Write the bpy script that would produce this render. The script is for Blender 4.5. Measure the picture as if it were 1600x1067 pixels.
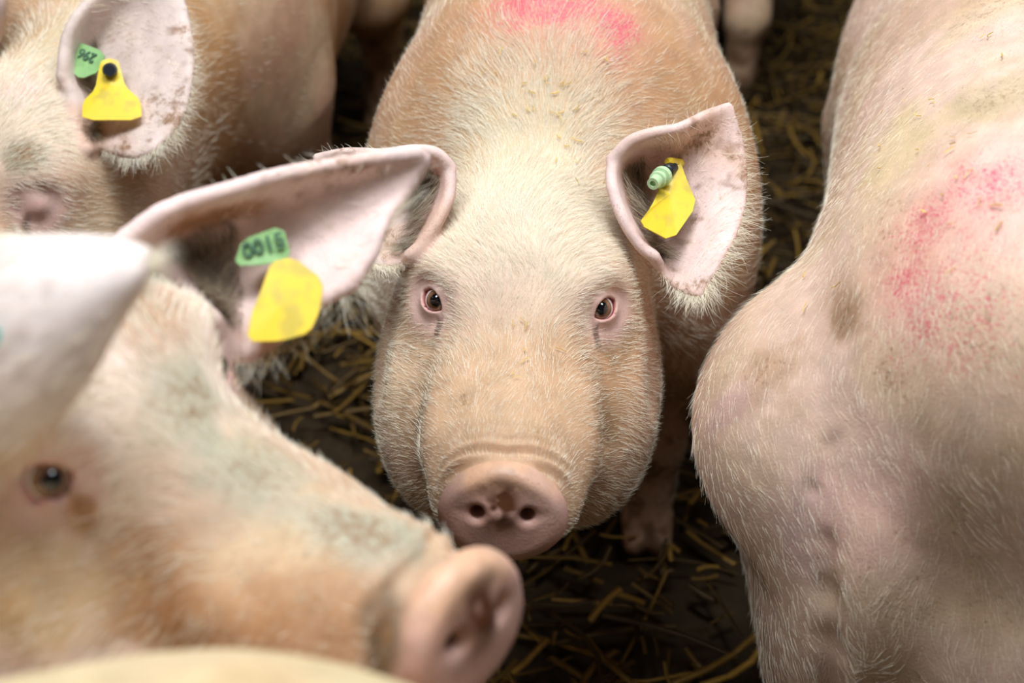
import bpy, bmesh, math, random
import numpy as np
from mathutils import Vector, Matrix
from mathutils.kdtree import KDTree

for o in list(bpy.data.objects):
    bpy.data.objects.remove(o, do_unlink=True)
SC = bpy.context.scene
COL = SC.collection
RNG = np.random.default_rng(7)
random.seed(7)

# ---------------------------------------------------------------- camera
PITCH = math.radians(36.0)
LENS = 45.0
FPX = LENS / 36.0 * 1600.0
CAM = np.array([0.0, -0.959, 1.244])
VD = np.array([0, math.cos(PITCH), -math.sin(PITCH)])
RD = np.array([1.0, 0, 0])
DN = np.array([0, -math.sin(PITCH), -math.cos(PITCH)])


def at(px, py, depth):
    """a measured point of the photograph at a chosen distance from the camera"""
    return CAM + depth * (VD + (px - 800) / FPX * RD + (py - 533.5) / FPX * DN)


cam = bpy.data.cameras.new('camera')
cam.lens = LENS
cam.sensor_width = 36
cam.clip_start = 0.02
cam.dof.use_dof = True
cam.dof.focus_distance = 1.165
cam.dof.aperture_fstop = 3.4
camo = bpy.data.objects.new('camera', cam)
camo.location = CAM
camo.rotation_euler = (math.pi / 2 - PITCH, 0, 0)
COL.objects.link(camo)
SC.camera = camo

# ---------------------------------------------------------------- light
world = bpy.data.worlds.new('barn_air')
SC.world = world
world.use_nodes = True
wb = world.node_tree.nodes['Background']
wb.inputs['Color'].default_value = (0.86, 0.93, 1.0, 1)
wb.inputs['Strength'].default_value = 0.035


def roof_window(loc, target, sx, sy, power, col):
    l = bpy.data.lights.new('roof_window_light', 'AREA')
    l.shape = 'RECTANGLE'
    l.size, l.size_y = sx, sy
    l.energy = power
    l.color = col
    o = bpy.data.objects.new('roof_window_light', l)
    o.location = loc
    o.rotation_euler = (Vector(target) - Vector(loc)).to_track_quat('-Z', 'Y').to_euler()
    COL.objects.link(o)


for (lx, ly, lz, p) in ((-0.75, -0.28, 2.6, 25), (0.05, 0.0, 2.7, 38), (0.85, -0.2, 2.6, 20), (0.0, 0.9, 2.9, 16)):
    roof_window((lx, ly, lz), (lx * 0.3, 0.05, 0.5), 0.5, 0.7, p, (0.90, 0.96, 1.0))
SC.view_settings.view_transform = 'Standard'
SC.view_settings.look = 'None'
SC.view_settings.gamma = 1.0
SC.view_settings.use_curve_mapping = False
SC.view_settings.exposure = -0.12


# ---------------------------------------------------------------- helpers
def tag(o, label=None, cat=None, group=None, kind=None):
    if label: o['label'] = label
    if cat: o['category'] = cat
    if group: o['group'] = group
    if kind: o['kind'] = kind
    return o


def obj(name, me, mat=None, parent=None):
    o = bpy.data.objects.new(name, me)
    if mat is not None:
        me.materials.append(mat)
    COL.objects.link(o)
    if parent is not None:
        o.parent = parent
    return o


def hash3(ix, iy, iz, seed):
    n = (ix.astype(np.int64) * 374761393 + iy.astype(np.int64) * 668265263 + iz.astype(np.int64) * 2147483647 + seed * 974634541) & 0x7fffffff
    n = ((n ^ (n >> 13)) * 1274126177) & 0x7fffffff
    n = ((n ^ (n >> 16)) * 668265263) & 0x7fffffff
    return ((n >> 3) & 0xffff).astype(np.float32) / 65535.0


def vnoise(P, freq, seed=0):
    """value noise in 0..1"""
    q = P * freq
    i = np.floor(q).astype(np.int64)
    f = (q - i).astype(np.float32)
    f = f * f * (3 - 2 * f)
    r = 0
    for dx in (0, 1):
        wx = f[:, 0] if dx else 1 - f[:, 0]
        for dy in (0, 1):
            wy = f[:, 1] if dy else 1 - f[:, 1]
            for dz in (0, 1):
                wz = f[:, 2] if dz else 1 - f[:, 2]
                r = r + wx * wy * wz * hash3(i[:, 0] + dx, i[:, 1] + dy, i[:, 2] + dz, seed)
    return r


def fbm(P, freq, seed=0, octv=3):
    s = 0; a = 0.5; t = 0
    for k in range(octv):
        s = s + a * vnoise(P, freq * 2 ** k, seed + k); t += a; a *= 0.55
    return s / t


def sstep(a, b, x):
    t = np.clip((x - a) / (b - a), 0, 1)
    return t * t * (3 - 2 * t)


def smin(a, b, k):
    h = np.clip(0.5 + 0.5 * (b - a) / k, 0, 1)
    return b * (1 - h) + a * h - k * h * (1 - h)


def smax(a, b, k):
    return -smin(-a, -b, k)


def ellipsoid(P, c, r, R=None):
    q = P - np.array(c, np.float32)
    if R is not None:
        q = q @ np.asarray(R, np.float32)
    r = np.array(r, np.float32)
    a = q / r
    k0 = np.sqrt((a * a).sum(1)) + 1e-6
    b = a / r
    k1 = np.sqrt((b * b).sum(1)) + 1e-6
    return k0 * (k0 - 1) / k1


def cone(P, a, b, ra, rb):
    a = np.array(a, np.float32); b = np.array(b, np.float32)
    ba = b - a
    pa = P - a
    h = np.clip((pa @ ba) / float(ba @ ba), 0, 1)
    return np.sqrt(((pa - h[:, None] * ba) ** 2).sum(1)) - (ra + (rb - ra) * h)


def frame(F, U):
    F = np.array(F, float); U = np.array(U, float)
    F /= np.linalg.norm(F)
    L = np.cross(U, F); L /= np.linalg.norm(L)
    return np.stack([F, L, np.cross(F, L)], 1)


def mirror(P):
    q = P.copy(); q[:, 1] = np.abs(q[:, 1]); return q


# ---------------------------------------------------------------- pig shape (signed distance)
EYE = np.array([0.0, 0.074, 0.0], np.float32)
EYE_N = np.array([0.64, 0.54, 0.55]); EYE_N /= np.linalg.norm(EYE_N)
EYE_R = 0.0140
DISC_C = np.array([0.232, 0, -0.052], np.float32)
DISC_R = frame((0.975, 0, 0.22), (-0.22, 0, 0.975)).astype(np.float32)


def eye_frame():
    n = EYE_N
    a = np.array([0.86, -0.5, -0.12]); a -= n * (a @ n); a /= np.linalg.norm(a)   # towards inner corner
    b = np.cross(n, a)
    if b[2] < 0: b = -b
    return a.astype(np.float32), b.astype(np.float32), n.astype(np.float32)


def head_sdf(P, closed=False, DISC_R=DISC_R):
    """head frame: f forward, l left, u up; origin midway between the eyes"""
    M = mirror(P)
    d = ellipsoid(P, (-0.080, 0, -0.022), (0.122, 0.108, 0.096))                     # cranium
    PS = P * np.array([1, 1, 1.22], np.float32)
    d = smin(d, cone(PS, (-0.02, 0, -0.070 * 1.22), (0.175, 0, -0.065 * 1.22), 0.086, 0.057) / 1.12, 0.05)   # muzzle
    d = smin(d, cone(P, (-0.03, 0, -0.010), (0.065, 0, -0.054), 0.048, 0.040), 0.035)   # nose bridge
    d = smin(d, cone(P, (0.065, 0, -0.054), (0.175, 0, -0.056), 0.040, 0.040), 0.03)
    d = smin(d, ellipsoid(M, (-0.028, 0.072, 0.012), (0.042, 0.030, 0.030)), 0.035)    # brow
    d = smin(d, ellipsoid(M, (-0.045, 0.064, -0.110), (0.125, 0.078, 0.112)), 0.035)
    d = smin(d, ellipsoid(M, (0.020, 0.062, -0.140), (0.085, 0.062, 0.085)), 0.04)   # jowl
    d = smin(d, ellipsoid(M, (0.060, 0.050, -0.075), (0.095, 0.042, 0.048)), 0.03)     # cheek
    d = smin(d, cone(P, (-0.08, 0, -0.165), (0.150, 0, -0.115), 0.085, 0.036), 0.04)   # lower jaw
    # upper lip overhang
    d = smin(d, ellipsoid(M, (0.165, 0.034, -0.085), (0.050, 0.030, 0.026)), 0.02)
    # mouth slit
    q = M - np.array([0.155, 0.05, -0.116], np.float32)
    slit = np.maximum(np.abs(q[:, 2] + 0.12 * q[:, 0] - 0.15 * q[:, 1]) - 0.0008, np.abs(q[:, 0]) - 0.035)
    slit = np.maximum(slit, -(M[:, 1] - 0.03))
    d = smax(d, -slit, 0.006)
    # groove between muzzle and cheek
    d = smax(d, -cone(M, (0.035, 0.094, -0.016), (0.105, 0.106, -0.07), 0.008, 0.008), 0.045)
    d = smax(d, -cone(M, (-0.045, 0.138, 0.012), (0.02, 0.142, -0.085), 0.007, 0.009), 0.028)
    # wrinkles over the snout
    w = np.exp(-((P[:, 0] - 0.195) / 0.018) ** 2) * sstep(-0.06, -0.02, P[:, 2])
    d = d + 0.0022 * w * np.sin((P[:, 0] + 0.25 * np.abs(P[:, 1])) * 480)
    # snout disc
    D = (P - DISC_C) @ DISC_R
    x, y, z = D[:, 0], D[:, 1], D[:, 2]
    yy = y * (1 + 1.8 * np.clip(z, -0.02, 0.05))
    rr = np.sqrt((yy / 0.0535) ** 2 + ((z) / 0.0455) ** 2)
    rad = (rr - 1) * 0.046
    face = 0.010 - 0.005 * rr ** 2 + 0.0016 * np.exp(-((rr - 0.85) / 0.16) ** 2) * (0.4 + 1.0 * sstep(0.0, 0.03, z))
    face = face + 0.004 * np.exp(-(y / 0.016) ** 2 - ((z - 0.006) / 0.012) ** 2)
    slab = np.maximum(x - face, -x - 0.018)
    dd = smax(rad, slab, 0.016)
    d = smin(d, dd, 0.010)
    # groove behind disc rim, on top
    ring = np.sqrt((rad - 0.002) ** 2 + (x + 0.017) ** 2) - 0.0028
    d = smax(d, -ring, 0.009)
    # nostrils
    ND = D.copy(); ND[:, 1] = np.abs(ND[:, 1])
    nos = cone(ND, (0.030, 0.0215, 0.004), (-0.03, 0.018, 0.006), 0.0064, 0.0055)
    nos = smin(nos, cone(ND, (0.0155, 0.022, 0.004), (0.0135, 0.036, 0.006), 0.0058, 0.0025), 0.006)
    d = smax(d, -nos, 0.006)
    # eyes
    a, b, n = eye_frame()
    q = M - EYE
    rq = np.sqrt((q * q).sum(1))
    qa, qb, qn = q @ a, q @ b, q @ n
    d = smax(d, -(np.sqrt(qa ** 2 * 0.6 + qb ** 2 + (qn - 0.022) ** 2) - 0.016), 0.020)    # socket dip
    d = smin(d, rq - 0.0172, 0.008)                                                # lid ball
    upper = np.sqrt(qa ** 2 * 0.55 + (qb - 0.012) ** 2 + (qn - 0.009) ** 2) - 0.0062
    d = smin(d, upper, 0.007)
    hh = 0.0012 if closed else 0.0092
    ww = 0.0135
    Rl = (ww * ww + hh * hh) / (2 * hh)
    alm = np.maximum(np.sqrt(qa ** 2 + (qb + 0.0012 + (Rl - hh)) ** 2), np.sqrt(qa ** 2 + (qb + 0.0012 - (Rl - hh)) ** 2)) - Rl
    opening = np.maximum(alm, -qn)
    if closed:
        opening = cone(q, n * 0.0185 - a * 0.012, n * 0.0185 + a * 0.012, 0.0012, 0.0012)
    if not closed:
        # tear channel below the inner corner
        opening = smin(opening, cone(q, a * 0.012 + n * 0.012, a * 0.022 - b * 0.012 + n * 0.008, 0.0018, 0.0010), 0.002)
    d = smax(d, -opening, 0.0028)
    d = np.maximum(d, -(rq - EYE_R * 1.01)) if not closed else d
    return d


TORSO = np.array([
    # x      top    bottom halfwidth
    [-0.61, 0.600, 0.560, 0.020],
    [-0.585, 0.665, 0.480, 0.085],
    [-0.53, 0.725, 0.420, 0.145],
    [-0.42, 0.770, 0.350, 0.190],
    [-0.25, 0.775, 0.290, 0.196],
    [0.00, 0.770, 0.260, 0.204],
    [0.20, 0.765, 0.270, 0.208],
    [0.35, 0.750, 0.310, 0.195],
    [0.48, 0.715, 0.380, 0.155],
    [0.56, 0.680, 0.470, 0.090]], np.float32)
XS = np.linspace(-0.61, 0.56, 160)


def _smooth(col):
    y = np.interp(XS, TORSO[:, 0], col)
    k = np.exp(-np.linspace(-2, 2, 17) ** 2); k /= k.sum()
    yp = np.pad(y, 8, mode='edge')
    return np.convolve(yp, k, 'valid')


TT = [_smooth(TORSO[:, i]) for i in (1, 2, 3)]
LEGS_F = [((0.27, 0.135, 0.42), 0.090), ((0.235, 0.140, 0.29), 0.056), ((0.262, 0.132, 0.15), 0.037), ((0.255, 0.130, 0.075), 0.030), ((0.275, 0.130, 0.035), 0.030)]
LEGS_H = [((-0.40, 0.125, 0.45), 0.115), ((-0.345, 0.140, 0.34), 0.076), ((-0.475, 0.130, 0.225), 0.042), ((-0.455, 0.130, 0.090), 0.031), ((-0.435, 0.130, 0.035), 0.031)]


class PigShape:
    def __init__(s, scale=1.0, head=None, ears=(), steps=(0, 0, 0, 0), width=1.0, ham=1.0, extra=None, closed=False, ham_z=0.545, ham_h=0.19, thick=1.0, shoulder=1.0, shoulder_z=0.49, disc_yaw=0.0, front=0.55, neck=(0.40, 0.185), ham_x=-0.42, ham_rx=0.165, tail=True):
        s.sc = scale; s.ears = ears; s.steps = steps; s.width = width; s.ham = ham; s.extra = extra; s.closed = closed; s.ham_z = ham_z; s.ham_h = ham_h; s.thick = thick; s.shoulder = shoulder; s.shoulder_z = shoulder_z; s.front = front; s.neck = neck; s.ham_x = ham_x; s.ham_rx = ham_rx; s.tail = tail
        y = math.radians(disc_yaw); s.disc_R = (np.array([[math.cos(y), -math.sin(y), 0], [math.sin(y), math.cos(y), 0], [0, 0, 1]]) @ DISC_R).astype(np.float32)
        if head is None:
            head = (np.array([0.80, 0, 0.52]), frame((0.96, 0, -0.28), (0.28, 0, 0.96)), 1.0)
        s.ho, s.hR, s.hs = head
        s.ho = np.asarray(s.ho, np.float32); s.hR = np.asarray(s.hR, np.float32)

    def body(s, P):
        Q = P / s.sc
        x = Q[:, 0]
        top = np.interp(x, XS, TT[0]); bot = np.interp(x, XS, TT[1]); hw = np.interp(x, XS, TT[2]) * s.width
        cz = (top + bot) / 2; hh = (top - bot) / 2
        zz = (Q[:, 2] - cz) / hh
        yy = Q[:, 1] / hw
        e = 2.05
        rr = (np.abs(yy) ** e + np.abs(zz) ** e) ** (1 / e)
        d = (rr - 1) * np.minimum(hw, hh)
        d = smax(d, np.maximum(x - s.front, -0.60 - x), 0.05 if s.front > 0.5 else 0.16)
        M = mirror(Q)
        d = smin(d, ellipsoid(M, (0.27, 0.128 * s.shoulder, s.shoulder_z), (0.155, 0.085 * s.shoulder, 0.20)), 0.05)
        d = smin(d, ellipsoid(M, (s.ham_x, 0.105 * s.ham, s.ham_z), (s.ham_rx, 0.098 * s.ham, s.ham_h)), 0.05)
        for side, fs, hs in ((1, s.steps[0], s.steps[2]), (-1, s.steps[1], s.steps[3])):
            for chain, st, mx in ((LEGS_F, fs, 0.42), (LEGS_H, hs, 0.45)):
                for (p, r), (q, r2) in zip(chain[:-1], chain[1:]):
                    a = np.array(p); b = np.array(q)
                    a = a + np.array([st * (mx - a[2]) / mx, 0, 0]); b = b + np.array([st * (mx - b[2]) / mx, 0, 0])
                    a[1] *= side; b[1] *= side
                    tk = s.thick if chain is LEGS_H and p[2] > 0.3 else 1.0
                    tk2 = s.thick if chain is LEGS_H and q[2] > 0.3 else 1.0
                    d = smin(d, cone(Q, a, b, r * tk, r2 * tk2), 0.03)
                # two toes
                for dy in (-0.016, 0.016):
                    tx = chain[-1][0][0] + st + 0.012
                    t = np.array([tx, side * (chain[-1][0][1]) + dy, 0.028])
                    d = smin(d, cone(Q, t + [-0.014, 0, 0.012], t + [0.016, 0, -0.010], 0.020, 0.017), 0.006)
        # docked tail
        tb = np.array([-0.595, 0.0, 0.675])
        pts = [tb + [0.03, 0, 0], tb + [-0.03, -0.006, 0.0], tb + [-0.045, -0.022, -0.030], tb + [-0.038, -0.038, -0.062], tb + [-0.026, -0.048, -0.085]]
        for i, (p, q) in enumerate(zip(pts[:-1], pts[1:])):
            if not s.tail: break
            d = smin(d, cone(Q, p, q, 0.019 - 0.003 * i, 0.016 - 0.003 * i), 0.02)
        d = np.maximum(d, 0.001 - Q[:, 2])
        d = d * s.sc
        # neck
        hb = s.ho + s.hs * (s.hR @ np.array([-0.13, 0, -0.055], np.float32))
        nb = np.array([s.neck[0], 0, 0.585]) * s.sc
        d = smin(d, cone(P, nb, hb, s.neck[1] * s.sc, 0.112 * s.hs), 0.06)
        th = s.ho + s.hs * (s.hR @ np.array([-0.13, 0, -0.135], np.float32))
        d = smin(d, cone(P, np.array([s.neck[0], 0, 0.47]) * s.sc, th, 0.14 * s.sc, 0.10 * s.hs), 0.06)
        return d

    def head(s, P):
        return head_sdf(((P - s.ho) @ s.hR) / s.hs, s.closed, s.disc_R) * s.hs

    def __call__(s, P):
        P = np.asarray(P, np.float32)
        d = s.body(P)
        dist = np.linalg.norm(P - (s.ho + s.hs * s.hR @ np.array([0.03, 0, -0.06], np.float32)), axis=1)
        m = dist < 0.40
        if m.any():
            d[m] = smin(d[m], s.head(P[m]), 0.045 * sstep(0.21, 0.10, ((P[m] - s.ho) @ s.hR)[:, 0]) + 1e-4)
        for e in s.ears:
            lo, hi = e['lo'] - 0.03, e['hi'] + 0.03
            m = ((P > lo) & (P < hi)).all(1)
            if m.any():
                idx = np.nonzero(m)[0]
                d[idx] = smin(d[idx], ear_dist(e, P[idx]), e['k'])
        if s.extra is not None:
            d = s.extra(s, P, d)
        return d


def bspline(ctrl, n):
    """smooth curve through/along control rows; ctrl (m, ...) -> (n, ...) Catmull-Rom"""
    m = len(ctrl)
    c = np.concatenate([2 * ctrl[:1] - ctrl[1:2], ctrl, 2 * ctrl[-1:] - ctrl[-2:-1]])
    t = np.linspace(0, m - 1 - 1e-6, n)
    i = t.astype(int); f = (t - i).reshape((-1,) + (1,) * (ctrl.ndim - 1))
    p0, p1, p2, p3 = c[i], c[i + 1], c[i + 2], c[i + 3]
    return 0.5 * (2 * p1 + (p2 - p0) * f + (2 * p0 - 5 * p1 + 4 * p2 - p3) * f ** 2 + (3 * p1 - p0 - 3 * p2 + p3) * f ** 3)


def make_ear(grid, n=(80, 80), th=(0.0058, 0.0037), k=0.010):
    """grid (rows t: upper edge..lower edge, cols s: base..margin, 3) in pig frame"""
    g = bspline(np.asarray(grid, float), n[0])
    g = bspline(np.swapaxes(g, 0, 1), n[1])          # [s, t]
    pts = g.reshape(-1, 3).astype(np.float32)
    s = np.repeat(np.linspace(0, 1, n[1]), n[0])
    t = np.tile(np.linspace(0, 1, n[0]), n[1])
    thick = (th[0] + (th[1] - th[0]) * np.clip(s * 1.5, 0, 1) + 0.0012 * sstep(0.10, 0.0, t)).astype(np.float32)
    kd = KDTree(len(pts))
    for i, p in enumerate(pts):
        kd.insert(p, i)
    kd.balance()
    return dict(pts=pts, thick=thick, kd=kd, lo=pts.min(0), hi=pts.max(0), s=s, t=t, k=k, surf=g)


def ear_dist(e, P):
    out = np.empty(len(P), np.float32)
    find = e['kd'].find
    th = e['thick']
    for i, p in enumerate(P.tolist()):
        _, j, dd = find(p)
        out[i] = dd - th[j]
    return out


def ear_near(e, P):
    """index of nearest sheet sample and distance"""
    J = np.zeros(len(P), int); D = np.full(len(P), 9.0)
    lo, hi = e['lo'] - 0.03, e['hi'] + 0.03
    m = np.nonzero(((P > lo) & (P < hi)).all(1))[0]
    for i in m:
        _, j, dd = e['kd'].find(P[i].tolist())
        J[i] = j; D[i] = dd
    return J, D


# ---------------------------------------------------------------- mesher (surface nets on a graded grid)
def graded(lo, hi, zones, h):
    """axis samples from lo to hi; zones = [(a, b, step)] override the step h"""
    xs = [lo]
    while xs[-1] < hi:
        st = h
        for a, b, z in zones:
            if a <= xs[-1] <= b:
                st = min(st, z)
        xs.append(xs[-1] + st)
    return np.array(xs, np.float32)


def surface(sdf, ax, ay, az, it=1):
    nx, ny, nz = len(ax), len(ay), len(az)
    B = 4
    cx, cy, cz = ax[::B], ay[::B], az[::B]
    G = np.stack(np.meshgrid(cx, cy, cz, indexing='ij'), -1).reshape(-1, 3)
    cd = np.concatenate([sdf(c) for c in np.array_split(G, max(1, len(G) // 200000))]).reshape(len(cx), len(cy), len(cz))
    up = lambda A: np.repeat(np.repeat(np.repeat(A, B, 0), B, 1), B, 2)[:nx, :ny, :nz]
    gx = np.gradient(cx); gy = np.gradient(cy); gz = np.gradient(cz)
    rad = np.sqrt(gx[:, None, None] ** 2 + gy[None, :, None] ** 2 + gz[None, None, :] ** 2)
    near = np.abs(cd) < rad * 1.25 + 0.004
    V = up(cd).astype(np.float32).copy()
    idx = np.nonzero(up(near).ravel())[0]
    ii, jj, kk = np.unravel_index(idx, (nx, ny, nz))
    Vr = V.ravel()
    for c in np.array_split(np.arange(len(idx)), max(1, len(idx) // 200000)):
        Vr[idx[c]] = sdf(np.stack([ax[ii[c]], ay[jj[c]], az[kk[c]]], 1))
    V = Vr.reshape(nx, ny, nz)
    S = (V < 0).astype(np.uint8)
    sm = sum(S[a:nx - 1 + a, b:ny - 1 + b, c:nz - 1 + c] for a in (0, 1) for b in (0, 1) for c in (0, 1))
    act = (sm > 0) & (sm < 8)
    ci, cj, ck = np.nonzero(act)
    ids = np.full(act.shape, -1, np.int32)
    ids[ci, cj, ck] = np.arange(len(ci))
    acc = np.zeros((len(ci), 3)); cnt = np.zeros(len(ci))
    cor = [(a, b, c) for a in (0, 1) for b in (0, 1) for c in (0, 1)]
    cv = {c: V[ci + c[0], cj + c[1], ck + c[2]] for c in cor}
    cp = {c: np.stack([ax[ci + c[0]], ay[cj + c[1]], az[ck + c[2]]], 1) for c in cor}
    for p in cor:
        for k in range(3):
            if p[k] == 0:
                q = list(p); q[k] = 1; q = tuple(q)
                a, b = cv[p], cv[q]
                m = (a < 0) != (b < 0)
                t = (a[m] / (a[m] - b[m]))[:, None]
                acc[m] += cp[p][m] * (1 - t) + cp[q][m] * t
                cnt[m] += 1
    P = (acc / cnt[:, None]).astype(np.float32)
    F = []
    for k in range(3):
        sl0 = [slice(1, -1)] * 3; sl0[k] = slice(0, -1)
        a0 = [slice(1, n - 1) for n in (nx, ny, nz)]; a1 = list(a0)
        a0[k] = slice(0, (nx, ny, nz)[k] - 1); a1[k] = slice(1, (nx, ny, nz)[k])
        s0 = S[tuple(a0)]; s1 = S[tuple(a1)]
        e = np.nonzero(s0 != s1)
        ins = s0[e] > 0
        c = [e[0].copy(), e[1].copy(), e[2].copy()]
        for m in range(3):
            if m != k: c[m] = c[m] + 1
        u, v = [m for m in range(3) if m != k]
        def cell(du, dv):
            q = [c[0].copy(), c[1].copy(), c[2].copy()]
            q[u] = q[u] - du; q[v] = q[v] - dv
            return ids[q[0], q[1], q[2]]
        quad = np.stack([cell(1, 1), cell(0, 1), cell(0, 0), cell(1, 0)], 1)
        flip = ins if k != 1 else ~ins
        quad[~flip] = quad[~flip][:, ::-1]
        F.append(quad)
    F = np.concatenate(F)
    F = F[(F >= 0).all(1)]
    # drop detached crumbs: keep largest component is skipped (field is one blob)
    P = project(sdf, P, it)
    return P, F


def grad(sdf, P, e=0.0008):
    k = np.array([[1, -1, -1], [-1, -1, 1], [-1, 1, -1], [1, 1, 1]], np.float32)
    g = 0
    for v in k:
        g = g + v[None, :] * sdf(P + v * e)[:, None]
    return g / (np.linalg.norm(g, axis=1, keepdims=True) + 1e-9)


def project(sdf, P, it=1, lim=0.003):
    for _ in range(it):
        out = []
        for c in np.array_split(P, max(1, len(P) // 200000)):
            d = sdf(c); g = grad(sdf, c)
            out.append(c - np.clip(d, -lim, lim)[:, None] * g * 0.8)
        P = np.concatenate(out).astype(np.float32)
    return P


def to_mesh(name, P, F):
    me = bpy.data.meshes.new(name)
    me.vertices.add(len(P)); me.vertices.foreach_set('co', P.astype(np.float32).ravel())
    me.loops.add(F.size); me.loops.foreach_set('vertex_index', F.astype(np.int32).ravel())
    me.polygons.add(len(F))
    me.polygons.foreach_set('loop_start', np.arange(0, F.size, 4, dtype=np.int32))
    me.polygons.foreach_set('loop_total', np.full(len(F), 4, np.int32))
    me.update(calc_edges=True)
    me.polygons.foreach_set('use_smooth', np.ones(len(F), bool))
    return me


def coords(me):
    a = np.empty(len(me.vertices) * 3, np.float32); me.vertices.foreach_get('co', a); return a.reshape(-1, 3)


def refine(me, sdf, centers, rads):
    """split faces near centres and pull the new vertices on to the shape"""
    for level in range(2):
        bm = bmesh.new(); bm.from_mesh(me)
        P = coords(me)
        near = np.zeros(len(P), bool)
        for c, r in zip(centers, rads):
            near |= np.linalg.norm(P - c, axis=1) < r * (1 - 0.12 * level)
        bm.verts.ensure_lookup_table()
        edges = [e for e in bm.edges if near[e.verts[0].index] and near[e.verts[1].index]]
        bmesh.ops.subdivide_edges(bm, edges=edges, cuts=1, use_grid_fill=True)
        bm.to_mesh(me); bm.free()
        P = coords(me)
        near = np.zeros(len(P), bool)
        for c, r in zip(centers, rads):
            near |= np.linalg.norm(P - c, axis=1) < r * 1.05
        P[near] = project(sdf, P[near], 2, 0.002)
        me.vertices.foreach_set('co', P.ravel()); me.update()
    me.polygons.foreach_set('use_smooth', np.ones(len(me.polygons), bool))


def hits(shape, pose, px, t0=0.35):
    """where lines of sight through pixels of the photograph meet a pig, in the pig's frame"""
    o = pose.loc(CAM); d = np.array([pose.loc(at(x, y, 1.0)) - o for x, y in px])
    ln = np.linalg.norm(d, axis=1); t = np.full(len(d), t0)
    for _ in range(80):
        v = shape((o + d * t[:, None]).astype(np.float32))
        t = t + np.where(v < 0.0003, 0, np.maximum(v * 0.65, 0.0003)) / ln
    return o + d * t[:, None]


# ---------------------------------------------------------------- materials
def new_mat(name):
    m = bpy.data.materials.new(name)
    m.use_nodes = True
    nt = m.node_tree
    b = nt.nodes['Principled BSDF']
    return m, nt, b


def node(nt, typ, **kw):
    n = nt.nodes.new(typ)
    for k, v in kw.items():
        if k in n.inputs: n.inputs[k].default_value = v
        else: setattr(n, k, v)
    return n


def plain(name, col, rough=0.5, spec=0.4, noise=0.12, scale=60, bump=0.0):
    m, nt, b = new_mat(name)
    tc = node(nt, 'ShaderNodeTexCoord')
    nz = node(nt, 'ShaderNodeTexNoise'); nz.inputs['Scale'].default_value = scale; nz.inputs['Detail'].default_value = 4
    nt.links.new(tc.outputs['Object'], nz.inputs['Vector'])
    mx = node(nt, 'ShaderNodeMix', data_type='RGBA')
    mx.inputs[6].default_value = (*[c * (1 - noise) for c in col], 1)
    mx.inputs[7].default_value = (*[min(1, c * (1 + noise)) for c in col], 1)
    nt.links.new(nz.outputs['Fac'], mx.inputs[0])
    nt.links.new(mx.outputs[2], b.inputs['Base Color'])
    b.inputs['Roughness'].default_value = rough
    b.inputs['Specular IOR Level'].default_value = spec
    if bump:
        bp = node(nt, 'ShaderNodeBump'); bp.inputs['Strength'].default_value = bump; bp.inputs['Distance'].default_value = 0.002
        nt.links.new(nz.outputs['Fac'], bp.inputs['Height']); nt.links.new(bp.outputs['Normal'], b.inputs['Normal'])
    return m


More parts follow.
